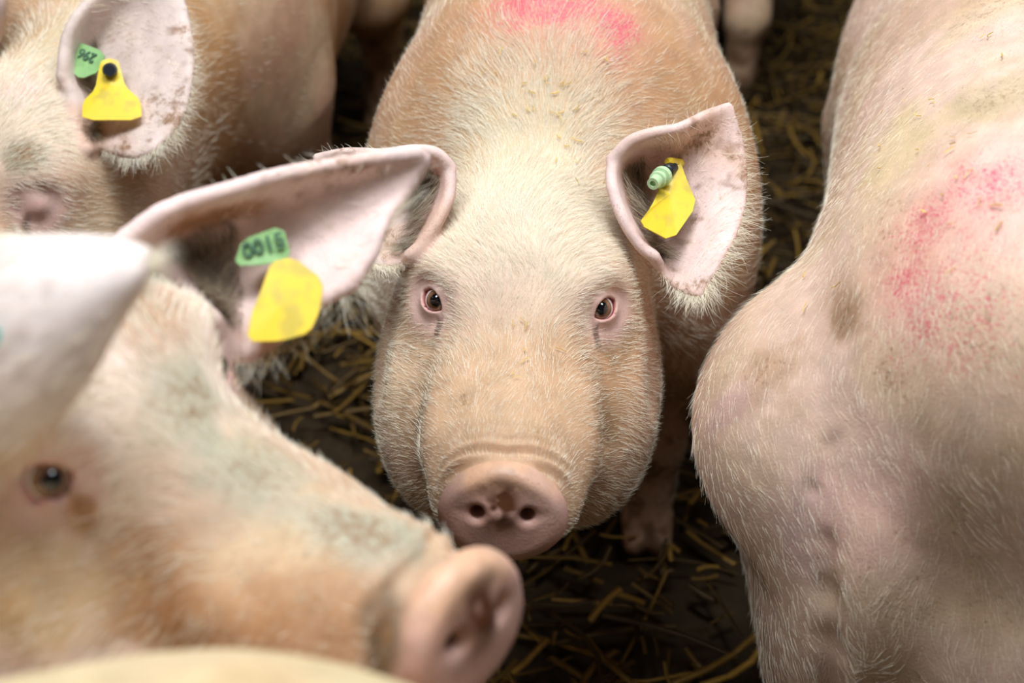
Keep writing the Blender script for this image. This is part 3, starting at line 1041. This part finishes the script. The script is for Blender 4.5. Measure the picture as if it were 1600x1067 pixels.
def lettering(name, text, centre, xdir, ydir, height, mat, parent):
    cu = bpy.data.curves.new('t', 'FONT'); cu.body = text; cu.size = 1.0; cu.align_x = 'CENTER'; cu.align_y = 'CENTER'; cu.extrude = 0.02; cu.offset = 0.02
    t = bpy.data.objects.new('t', cu); COL.objects.link(t)
    bpy.context.view_layer.update()
    me = bpy.data.meshes.new_from_object(t.evaluated_get(bpy.context.evaluated_depsgraph_get()))
    bpy.data.objects.remove(t, do_unlink=True)
    x = np.array(xdir, float); x /= np.linalg.norm(x); y = np.array(ydir, float); y -= x * (x @ y); y /= np.linalg.norm(y); z = np.cross(x, y)
    P = coords(me) * height * 1.35
    P = np.asarray(centre) + P[:, :1] * x + P[:, 1:2] * y + P[:, 2:3] * z
    me.vertices.foreach_set('co', P.astype(np.float32).ravel()); me.update()
    me.materials.clear()
    return obj(name, me, mat, parent)


def flecks(name, label, shape, pose, spots, n, spread, ln=(0.003, 0.011)):
    """crumbs of straw lying in the bristles"""
    c = np.repeat(hits(shape, pose, spots), n, 0)
    g = grad(shape, c.astype(np.float32)).astype(float)
    u = np.cross(g, (0.2, 0.4, 0.9)); u /= np.linalg.norm(u, axis=1, keepdims=True); v = np.cross(g, u)
    m = len(c)
    c = c + u * RNG.normal(0, spread, (m, 1)) + v * RNG.normal(0, spread, (m, 1))
    c = project(shape, c.astype(np.float32), 6, 0.01).astype(float)
    g = grad(shape, c.astype(np.float32)).astype(float)
    an = RNG.uniform(0, 6.28, (m, 1))
    d = u * np.cos(an) + v * np.sin(an); d -= g * (d * g).sum(1, keepdims=True); d += g * RNG.uniform(-0.05, 0.3, (m, 1))
    d /= np.linalg.norm(d, axis=1, keepdims=True)
    s = np.cross(d, g); s /= np.linalg.norm(s, axis=1, keepdims=True)
    L = RNG.uniform(*ln, (m, 1)); w = RNG.uniform(0.0003, 0.0008, (m, 1)); bend = RNG.normal(0, 0.12, (m, 1)) * L
    V = []
    for t, o in ((-0.5, 0), (0.0, 1), (0.5, 0)):
        for (a1, a2) in ((1, 0), (-0.5, 0.7), (-0.5, -0.7)):
            V.append(pose.wld(c + g * 0.0032 + d * L * t + s * bend * o + s * w * a1 + g * w * a2))
    V = np.stack(V, 1).reshape(-1, 3)
    F = [(b + r + k, b + r + (k + 1) % 3, b + r + 3 + (k + 1) % 3, b + r + 3 + k) for b in range(0, m * 9, 9) for r in (0, 3) for k in range(3)]
    me = bpy.data.meshes.new(name); me.from_pydata(V.tolist(), [], F); me.update()
    return tag(obj(name, me, FLECK), label, 'straw', kind='stuff')


FLECK = plain('straw_crumb', (0.66, 0.44, 0.12), 0.5, 0.3, 0.35, 300)
FINE=1.0


# ---------------------------------------------------------------- floor and straw
def floor_and_straw():
    n = 160
    xs = np.linspace(-4.0, 4.0, n); ys = np.linspace(-2.2, 5.0, n)
    X, Y = np.meshgrid(xs, ys, indexing='ij')
    P = np.stack([X, Y, np.zeros_like(X)], -1).reshape(-1, 3)
    P[:, 2] = 0.020 * fbm(P, 7, 71, 3) - 0.022
    i = np.arange(n * n).reshape(n, n)
    F = np.stack([i[:-1, :-1], i[1:, :-1], i[1:, 1:], i[:-1, 1:]], -1).reshape(-1, 4)
    me = to_mesh('floor', P, F)
    m = plain('muddy_litter', (0.045, 0.026, 0.010), 0.8, 0.3, 0.6, 40, 0.6)
    tag(obj('floor', me, m), kind='structure')
    # straw: three-sided stalks in one heap
    N = 32000; NN = 20000
    K = 4
    c = np.concatenate([np.stack([RNG.uniform(-2.4, 2.4, NN), RNG.uniform(-1.4, 3.6, NN), np.zeros(NN)], 1), np.stack([RNG.uniform(-3.9, 3.9, N - NN), RNG.uniform(-2.1, 4.9, N - NN), np.zeros(N - NN)], 1)])
    hgt = 0.030 * RNG.random(N) ** 1.3 + 0.018 * fbm(c, 5, 5, 2)
    c[:, 2] = 0.004 + hgt
    a = RNG.uniform(0, 2 * math.pi, N)
    tilt = RNG.normal(0, 0.16, N)
    ln = 0.025 + 0.17 * RNG.random(N) ** 1.8
    w = RNG.uniform(0.0014, 0.0042, N)
    d = np.stack([np.cos(a) * np.cos(tilt), np.sin(a) * np.cos(tilt), np.sin(tilt)], 1)
    s = np.stack([-np.sin(a), np.cos(a), np.zeros(N)], 1)
    up = np.cross(d, s)
    bend = RNG.normal(0, 0.12, N)
    ring = []
    for k in range(K):
        t = k / (K - 1) - 0.5
        cc = c + d * (ln * t)[:, None] + s * (bend * ln * (t * t - 0.08) * 2)[:, None]
        cc[:, 2] = np.maximum(cc[:, 2], 0.003)
        for j in range(3):
            an = 2 * math.pi * j / 3 + 0.4
            ring.append(cc + (s * (1.4 * math.cos(an)) + up * (0.7 * math.sin(an))) * w[:, None])
    V = np.stack(ring, 1).reshape(-1, 3)
    base = (np.arange(N) * K * 3)[:, None]
    q = []
    for k in range(K - 1):
        for j in range(3):
            q.append([k * 3 + j, k * 3 + (j + 1) % 3, (k + 1) * 3 + (j + 1) % 3, (k + 1) * 3 + j])
    F = (base[:, :, None] + np.array(q)[None]).reshape(-1, 4)
    me = to_mesh('straw_litter', V, F)
    tone = RNG.random(N) ** 2.2
    col = np.array([0.085, 0.045, 0.012]) * (1 - tone[:, None]) + np.array([0.52, 0.29, 0.055]) * tone[:, None]
    col = np.repeat(col, K * 3, 0)
    A = me.color_attributes.new('tint', 'FLOAT_COLOR', 'POINT')
    A.data.foreach_set('color', np.concatenate([col, np.ones((len(col), 1))], 1).astype(np.float32).ravel())
    m, nt, b = new_mat('straw')
    an_ = node(nt, 'ShaderNodeAttribute', attribute_name='tint')
    nz = node(nt, 'ShaderNodeTexNoise'); nz.inputs['Scale'].default_value = 90
    tc = node(nt, 'ShaderNodeTexCoord'); nt.links.new(tc.outputs['Object'], nz.inputs['Vector'])
    mr = node(nt, 'ShaderNodeMapRange'); mr.inputs[3].default_value = 0.6; mr.inputs[4].default_value = 1.3
    nt.links.new(nz.outputs['Fac'], mr.inputs[0])
    vs = node(nt, 'ShaderNodeVectorMath', operation='SCALE')
    nt.links.new(an_.outputs['Color'], vs.inputs[0]); nt.links.new(mr.outputs[0], vs.inputs['Scale'])
    nt.links.new(vs.outputs[0], b.inputs['Base Color'])
    b.inputs['Roughness'].default_value = 0.42
    tag(obj('straw_litter', me, m), 'brown and golden straw litter covering the pen floor', 'straw', kind='stuff')


floor_and_straw()


def pen_wall(name, x0, x1, y0, y1):
    me = bpy.data.meshes.new(name)
    bm = bmesh.new(); bmesh.ops.create_cube(bm, size=1)
    for v in bm.verts:
        v.co = ((x0 + x1) / 2 + v.co.x * (x1 - x0), (y0 + y1) / 2 + v.co.y * (y1 - y0), 0.52 + v.co.z * 1.10)
    bmesh.ops.bevel(bm, geom=bm.edges[:], offset=0.02, segments=2, affect='EDGES')
    bm.to_mesh(me); bm.free()
    tag(obj(name, me, CONCRETE), kind='structure')


CONCRETE = plain('pen_concrete', (0.30, 0.27, 0.23), 0.85, 0.2, 0.3, 6, 0.3)
pen_wall('wall_left', -4.12, -4.0, -2.2, 5.0)
pen_wall('wall_right', 4.0, 4.12, -2.2, 5.0)
pen_wall('wall_back', -4.12, 4.12, 5.0, 5.12)
pen_wall('wall_front', -4.12, 4.12, -2.32, -2.2)


# ---------------------------------------------------------------- ears measured from the photograph, kept as pig-frame control grids
def grid_world(rows):
    return np.array([[at(*p) for p in r] for r in rows])


def ear_from_world(W, pose, **kw):
    e = make_ear(pose.loc(W.reshape(-1, 3)).reshape(W.shape), th=kw.pop('th', (0.0058, 0.0037)))
    e.update(kw)
    return e


FINE = globals().get('FINE', 1.0)

# =========================== the pig that faces the camera
EAR_M_L = grid_world([
    [(958, 250, 1.205), (985, 222, 1.195), (1020, 208, 1.190), (1060, 200, 1.190), (1100, 181, 1.200), (1138, 168, 1.215)],
    [(955, 280, 1.200), (985, 262, 1.245), (1022, 246, 1.235), (1065, 234, 1.222), (1110, 220, 1.215), (1156, 222, 1.218)],
    [(962, 312, 1.195), (992, 305, 1.255), (1028, 296, 1.245), (1072, 290, 1.228), (1118, 288, 1.215), (1162, 292, 1.210)],
    [(978, 350, 1.190), (1004, 348, 1.245), (1036, 345, 1.238), (1074, 346, 1.222), (1112, 347, 1.205), (1150, 354, 1.195)],
    [(1002, 385, 1.190), (1020, 392, 1.222), (1042, 398, 1.218), (1068, 406, 1.205), (1094, 408, 1.190), (1124, 406, 1.180)],
    [(1022, 400, 1.190), (1034, 420, 1.200), (1046, 436, 1.198), (1060, 448, 1.188), (1076, 456, 1.178), (1094, 459, 1.170)]])
EAR_M_R = grid_world([
    [(702, 262, 1.205), (680, 240, 1.195), (645, 235, 1.190), (600, 240, 1.190), (545, 238, 1.200), (497, 247, 1.215)],
    [(704, 290, 1.200), (672, 270, 1.245), (640, 265, 1.235), (595, 268, 1.222), (540, 266, 1.215), (492, 268, 1.218)],
    [(698, 318, 1.195), (665, 305, 1.255), (632, 300, 1.245), (590, 302, 1.228), (540, 305, 1.215), (498, 305, 1.210)],
    [(682, 350, 1.190), (655, 345, 1.245), (628, 342, 1.238), (592, 345, 1.222), (550, 350, 1.205), (515, 345, 1.195)],
    [(660, 382, 1.190), (645, 385, 1.222), (625, 392, 1.218), (600, 395, 1.205), (570, 390, 1.190), (540, 380, 1.180)],
    [(640, 398, 1.190), (632, 405, 1.200), (622, 410, 1.198), (608, 413, 1.188), (590, 412, 1.178), (572, 405, 1.170)]])
RM = np.array([[-0.0554, 0.9982, 0.0217], [-0.9981, -0.0559, 0.0265], [0.0276, -0.0202, 0.9994]])
OM = np.array([0.0064, 0.026, 0.5708])
pm = Pose(0.072, 0.63, (-0.06, -1))
shape_m = PigShape(1.0, (pm.loc(OM), pm.rot(RM), 1.0), [ear_from_world(EAR_M_L, pm, inner_sign=-1), ear_from_world(EAR_M_R, pm)],
                   steps=(0.05, -0.03, 0.0, 0.06), width=0.98, shoulder=1.12, shoulder_z=0.44, front=0.40, neck=(0.27, 0.165))
toC = CAM - OM
eyes_m = [shape_m.ho + shape_m.hR @ (EYE * np.array([1, s, 1], np.float32)) for s in (1, -1)]
disc_m = shape_m.ho + shape_m.hR @ DISC_C
opt_m = dict(seed=1, tawny=0.7, gaze_w=toC / np.linalg.norm(toC), head_density=150000, body_density=30000, hair_max=90000,
             paint=[((850, 5), (0.05, 0.09, 0.06), (0.72, 0.22, 0.22), 0.8), ((960, 45), (0.05, 0.04, 0.06), (0.72, 0.25, 0.25), 0.7)],
             hair_mask=lambda P: sstep(-0.15, 0.1, P[:, 0]))
Z = [[(0.27, 1.2, 0.0036 / FINE)], [], [(0.3, 1.0, 0.0036 / FINE)]]
pig_m = make_pig(pm, shape_m, 0.0042 / FINE if FINE == 1 else 0.0075, Z, 'pale pig seen head-on with pink paint on its back and yellow ear tag', opt_m,
                 None if FINE < 1 else ([*eyes_m, disc_m], [0.034, 0.034, 0.075]))

# =========================== the pig in profile whose snout crosses in front
RE = frame((0.906, -0.419, -0.066), (0.132, 0.13, 0.983))
OE = np.array([-0.228, -0.365, 0.754])
pe = Pose(-1.03, -0.20, (1, -0.07))
EAR_E_L = grid_world([
    [(190, 380, 0.83), (260, 330, 0.84), (350, 300, 0.85), (450, 272, 0.86), (560, 252, 0.875), (650, 240, 0.89)],
    [(240, 400, 0.87), (300, 365, 0.885), (390, 325, 0.885), (470, 300, 0.885), (570, 280, 0.89), (664, 252, 0.895)],
    [(270, 430, 0.875), (320, 410, 0.895), (400, 370, 0.895), (480, 350, 0.89), (560, 335, 0.89), (634, 300, 0.895)],
    [(290, 455, 0.875), (335, 450, 0.89), (400, 430, 0.89), (480, 400, 0.885), (545, 385, 0.885), (602, 345, 0.885)],
    [(310, 480, 0.86), (345, 490, 0.875), (400, 490, 0.875), (455, 470, 0.87), (525, 430, 0.875), (580, 400, 0.875)],
    [(330, 500, 0.845), (350, 520, 0.855), (385, 555, 0.86), (430, 530, 0.86), (490, 480, 0.865), (548, 448, 0.87)]])
EAR_E_R = grid_world([
    [(-190, 520, 0.68), (-110, 440, 0.665), (-30, 400, 0.655), (60, 385, 0.65), (150, 385, 0.65), (222, 400, 0.655)],
    [(-200, 545, 0.68), (-115, 490, 0.655), (-35, 455, 0.642), (60, 435, 0.635), (145, 420, 0.638), (220, 412, 0.648)],
    [(-205, 570, 0.68), (-120, 540, 0.65), (-40, 515, 0.636), (50, 490, 0.628), (138, 460, 0.632), (216, 425, 0.645)],
    [(-205, 590, 0.68), (-125, 590, 0.65), (-45, 575, 0.635), (42, 550, 0.627), (130, 505, 0.632), (212, 440, 0.645)],
    [(-200, 610, 0.68), (-130, 640, 0.655), (-50, 640, 0.64), (32, 620, 0.632), (122, 555, 0.636), (206, 452, 0.648)],
    [(-180, 630, 0.68), (-130, 690, 0.665), (-60, 715, 0.65), (20, 695, 0.642), (112, 610, 0.643), (196, 468, 0.652)]])
shape_e = PigShape(1.0, (pe.loc(OE), pe.rot(RE), 1.0), [ear_from_world(EAR_E_L, pe, th=(0.0065, 0.0048), fringe=170, fringe_len=1.2, inner_sign=-1), ear_from_world(EAR_E_R, pe, th=(0.0065, 0.0050), inner=0, stain=0.5, col=(0.78, 0.66, 0.62))], disc_yaw=-13)
BRN = (0.42, 0.20, 0.09); GRY = (0.40, 0.38, 0.28); TAN = (0.62, 0.42, 0.24)
opt_e = dict(seed=2, base=(0.72, 0.56, 0.51), dirt_shade_spots=[
                 ((230, 900), (0.040, 0.05, 0.035), BRN, 0.65), ((130, 800), (0.012, 0.014, 0.016), BRN, 0.9), ((60, 930), (0.06, 0.05, 0.03), TAN, 0.9),
                 ((400, 740), (0.05, 0.04, 0.03), GRY, 0.7), ((300, 620), (0.04, 0.05, 0.03), GRY, 0.8), ((560, 830), (0.06, 0.035, 0.02), GRY, 0.9), ((420, 900), (0.05, 0.04, 0.03), TAN, 0.8),
                 ((500, 970), (0.05, 0.05, 0.03), BRN, 0.6), ((330, 980), (0.06, 0.05, 0.03), BRN, 0.6), ((600, 980), (0.014, 0.03, 0.035), (0.20, 0.14, 0.09), 0.9), ((230, 480), (0.035, 0.05, 0.04), BRN, 0.8),
                 ((330, 340), (0.05, 0.05, 0.02), BRN, 0.9), ((60, 350), (0.06, 0.05, 0.03), (0.60, 0.52, 0.25), 0.8)],
              head_density=60000, body_density=6000, hair_max=26000, hair_rad=0.0002, hair_mask=lambda P: sstep(0.35, 0.55, P[:, 0]))
pig_e = make_pig(pe, shape_e, 0.0060 if FINE == 1 else 0.009, [[(0.45, 1.4, 0.0042 / FINE)], [], [(0.45, 1.2, 0.0045 / FINE)]],
         'pig in profile with flared tagged ear, its snout crossing in front of another', opt_e)

# =========================== the pig with a tagged ear behind
RA = np.array([[-0.4566, 0.8878, 0.0579], [-0.8787, -0.4398, -0.1855], [-0.1392, -0.1356, 0.9809]])
OA = np.array([-0.5738, 0.2727, 0.5682])
pa = Pose(-0.46, 1.08, (-0.12, -1))
EAR_A_L = grid_world([
    [(98, 120, 1.385), (105, 60, 1.385), (130, 15, 1.385), (175, -25, 1.390), (235, -45, 1.395), (275, -30, 1.400)],
    [(112, 150, 1.390), (130, 95, 1.425), (160, 50, 1.420), (205, 20, 1.410), (250, 10, 1.400), (290, 30, 1.395)],
    [(118, 175, 1.390), (142, 130, 1.430), (175, 100, 1.420), (220, 80, 1.405), (260, 75, 1.395), (297, 85, 1.385)],
    [(124, 200, 1.390), (148, 165, 1.425), (180, 145, 1.415), (220, 135, 1.395), (260, 132, 1.385), (293, 140, 1.375)],
    [(130, 220, 1.385), (150, 200, 1.410), (178, 190, 1.400), (212, 185, 1.385), (245, 185, 1.375), (276, 192, 1.365)],
    [(138, 232, 1.380), (152, 228, 1.390), (172, 232, 1.385), (194, 240, 1.372), (216, 242, 1.362), (240, 232, 1.357)]])
ear_ah = ((EAR_A_L.reshape(-1, 3) - OA) @ RA) * np.array([1, -1, 1])
an = math.radians(50); piv = np.array([-0.07, -0.10, 0.03])
ear_ah = (ear_ah - piv) @ np.array([[1, 0, 0], [0, math.cos(an), -math.sin(an)], [0, math.sin(an), math.cos(an)]]).T + piv   # the other ear hangs
EAR_A_R = (ear_ah @ RA.T + OA).reshape(6, 6, 3)
shape_a = PigShape(1.02, (pa.loc(OA), pa.rot(RA), 1.0), [ear_from_world(EAR_A_L, pa, th=(0.0062, 0.0048), col=(0.72, 0.58, 0.53), stain=1.2, inner_sign=-1), ear_from_world(EAR_A_R, pa, th=(0.0062, 0.0048), inner=0)], closed=True, steps=(-0.02, 0.05, 0, 0.05))
opt_a = dict(seed=3, dirt_shade_spots=[((40, 240), (0.03, 0.03, 0.03), (0.30, 0.26, 0.18), 1.0), ((30, 130), (0.03, 0.04, 0.03), (0.70, 0.45, 0.40), 0.6),
                 ((30, 40), (0.05, 0.05, 0.04), (0.42, 0.27, 0.15), 0.8), ((350, 150), (0.06, 0.12, 0.14), (0.50, 0.27, 0.12), 0.6)],
              head_density=70000, body_density=6000, hair_max=26000, hair_rad=0.0002, tawny=1.0, hair_mask=lambda P: sstep(0.2, 0.4, P[:, 0]))
pig_a = make_pig(pa, shape_a, 0.0060 if FINE == 1 else 0.009, [[(0.45, 1.4, 0.0042 / FINE)], [], [(0.35, 1.0, 0.0045 / FINE)]],
         'drowsy pig with closed eye and yellow bell-shaped tag hanging in its ear', opt_a)

# =========================== the pig standing with its rump to the viewer
pb = Pose(0.580, 0.32, (0.28, 0.96))
shape_b = PigShape(1.05, None, (), width=1.0, ham=1.10, ham_z=0.385, ham_h=0.28, thick=1.4, ham_x=-0.35, ham_rx=0.26)
PNK = (0.74, 0.16, 0.20)
# folds and a small scar dimple on the ham
cr_ = hits(shape_b, pb, [(1292, 850), (1288, 930), (1293, 1010), (1300, 1100)]); dm_ = hits(shape_b, pb, [(1292, 700), (1308, 684), (1268, 765)])


def ham_folds(s, P, d):
    d = smin(d, ellipsoid(P, (-0.53, -0.10, 0.34), (0.16, 0.20, 0.30)), 0.07)
    m = np.nonzero(np.linalg.norm(P - cr_[1], axis=1) < 0.35)[0]
    if len(m):
        Q = P[m]; e = d[m]
        for a, b, ra, rb in ((cr_[0], cr_[1], 0.001, 0.006), (cr_[1], cr_[2], 0.006, 0.009), (cr_[2], cr_[3], 0.009, 0.010)):
            e = smax(e, -cone(Q, a, b, ra * 0.6, rb * 0.6), 0.020)
        e = smax(e, -cone(Q, dm_[0], dm_[1], 0.0015, 0.0008), 0.007)
        e = smax(e, -(np.linalg.norm(Q - dm_[2], axis=1) - 0.002), 0.010)
        d[m] = e
    return d


shape_b.extra = ham_folds
opt_b = dict(seed=4, tawny=0.35, base=(0.72, 0.50, 0.40), speckle=0.45, hair_rad=0.0001, hair_len=1.1, paint=[((1450, 350), (0.05, 0.07, 0.06), PNK, 0.55), ((1540, 290), (0.05, 0.06, 0.06), PNK, 0.55), ((1410, 440), (0.035, 0.035, 0.035), PNK, 0.6), ((1480, 480), (0.10, 0.10, 0.10), (0.84, 0.48, 0.42), 0.5)],
             dirt_shade_spots=[((1320, 490), (0.03, 0.03, 0.025), (0.30, 0.17, 0.08), 0.7), ((1200, 580), (0.03, 0.05, 0.05), (0.42, 0.25, 0.13), 0.6), ((1560, 150), (0.06, 0.06, 0.05), (0.45, 0.36, 0.20), 0.6),
                 ((1400, 230), (0.08, 0.05, 0.05), (0.68, 0.52, 0.30), 0.7), ((1260, 830), (0.04, 0.04, 0.07), (0.58, 0.38, 0.36), 0.7), ((1130, 640), (0.02, 0.04, 0.06), (0.62, 0.40, 0.36), 0.7), ((1360, 820), (0.06, 0.06, 0.06), (0.84, 0.52, 0.44), 0.6)],  # purplish skin spot left of the ham crease also has shade painted in
              body_density=70000, head_density=0, hair_max=60000, hair_mask=lambda P: sstep(0.35, 0.15, P[:, 0]), no_lash=True)
pig_b = make_pig(pb, shape_b, 0.0055 if FINE == 1 else 0.009, [[], [], []], 'pig turned away with pink marker spots on its back', opt_b)

# =========================== pigs further off and close by
pd = Pose(0.36, 2.05, (0.0, 1.0))
make_pig(pd, PigShape(1.0, None, (), steps=(0, 0.1, 0, 0.03)), 0.011, [[], [], []], 'pig standing behind the others with only its hind legs in view', dict(seed=5, bald=True))
pf = Pose(-0.58, -0.705, (-1.0, 0.03))
make_pig(pf, PigShape(1.10, None, (), width=0.84, ham=0.86), 0.011, [[], [], []], 'pig with only its yellowish back in view beside the pig in profile', dict(seed=6, bald=True, base=(0.62, 0.49, 0.29)))

# ---------------------------------------------------------------- ear tags
def tp(pose, *pts): return [pose.loc(at(*p)) for p in pts]


# the facing pig: yellow panel on a black and mint stud
t1, n1 = plate('ear_tag', tp(pm, (1045, 249, 1.216), (1062, 250, 1.216), (1072, 280, 1.210), (1089, 320, 1.203), (1049, 378, 1.182), (997, 350, 1.176), (1018, 322, 1.186), (1032, 290, 1.204)), YELLOW, pig_m, sub=1)
tag(t1, 'yellow ear tag')
stub('stud', *tp(pm, (1050, 262, 1.214), (1034, 274, 1.196)), [(0, 0.0065), (0.5, 0.0068), (0.55, 0.0058), (1, 0.0058)], BLACK, t1)
stub('tag_cap', *tp(pm, (1042, 252, 1.208), (1066, 256, 1.222)), [(0, 0.003), (0.15, 0.0045), (0.85, 0.0045), (1, 0.003)], YELLOW, t1, 10)
stub('tag_socket', *tp(pm, (1036, 274, 1.200), (1019, 288, 1.182)), [(0, 0.0095), (0.22, 0.0095), (0.25, 0.0065), (0.40, 0.0065), (0.42, 0.0082), (0.55, 0.0082), (0.58, 0.0062), (0.95, 0.0058), (0.95, 0.0030), (0.80, 0.0028)], MINT, t1)
t2, _ = plate('ear_tag', tp(pm, (572, 248, 1.178), (604, 232, 1.186), (606, 236, 1.225), (574, 252, 1.218)), YELLOW, pig_m, sub=1, th=0.002)
# the drowsy pig
t3, n3 = plate('ear_tag', tp(pa, (155, 108, 1.384), (158, 96, 1.385), (172, 91, 1.386), (186, 96, 1.385), (189, 110, 1.384), (196, 135, 1.378), (220, 157, 1.372), (222, 188, 1.362), (129, 188, 1.366), (129, 160, 1.374), (149, 140, 1.379)), YELLOW, pig_a, sub=1)
stub('stud', *tp(pa, (173, 109, 1.388), (171, 110, 1.370)), [(0, 0.0078), (0.8, 0.0078), (1.0, 0.0060)], BLACK, t3)
t4, n4 = plate('ear_tag', tp(pa, (112, 62, 1.404), (166, 82, 1.392), (156, 112, 1.386), (126, 124, 1.388), (108, 108, 1.398)), GREEN, pig_a, sub=1)
cA, xA, yA = tp(pa, (136, 86, 1.3935), (126, 82, 1.3965), (132, 97, 1.3910))
lettering('number', '296', cA, xA - cA, yA - cA, 0.0115, INK, t4)
# the pig in profile
t5, n5 = plate('ear_tag', tp(pe, (424, 410, 0.858), (458, 402, 0.858), (506, 438, 0.852), (500, 486, 0.846), (484, 520, 0.842), (440, 533, 0.842), (386, 534, 0.842), (394, 488, 0.848), (408, 455, 0.852)), YELLOW, pig_e, sub=1)
t6, n6 = plate('ear_tag', tp(pe, (366, 415, 0.862), (378, 375, 0.864), (442, 352, 0.866), (456, 404, 0.862), (412, 414, 0.860)), GREEN, pig_e, sub=1)
cE, xE, yE = tp(pe, (412, 384, 0.8605), (432, 378, 0.8605), (408, 366, 0.8615))
lettering('number', '0015', cE, xE - cE, yE - cE, 0.011, INK, t6)
stub('ear_tag', *tp(pe, (-14, 525, 0.640), (-14, 525, 0.622)), [(0, 0.006), (0.8, 0.006), (1, 0.005)], tag_material('teal_plastic', (0.10, 0.45, 0.36), (0.08, 0.35, 0.28)), pig_e)

# ---------------------------------------------------------------- crumbs of straw on the pigs
flecks('straw_crumbs', 'straw crumbs caught in the bristles of the pig seen head-on', shape_m, pm,
       [(860, 140), (850, 180), (890, 160), (830, 150), (780, 110), (840, 520), (820, 560), (900, 260), (860, 200), (940, 100)], 4, 0.016)
flecks('straw_crumbs', 'straw crumbs scattered over the back marked with pink', shape_b, pb,
       [(1400, 230), (1480, 220), (1540, 350), (1500, 380), (1430, 260), (1560, 60), (1470, 150), (1520, 300), (1390, 180), (1290, 430)], 3, 0.020)
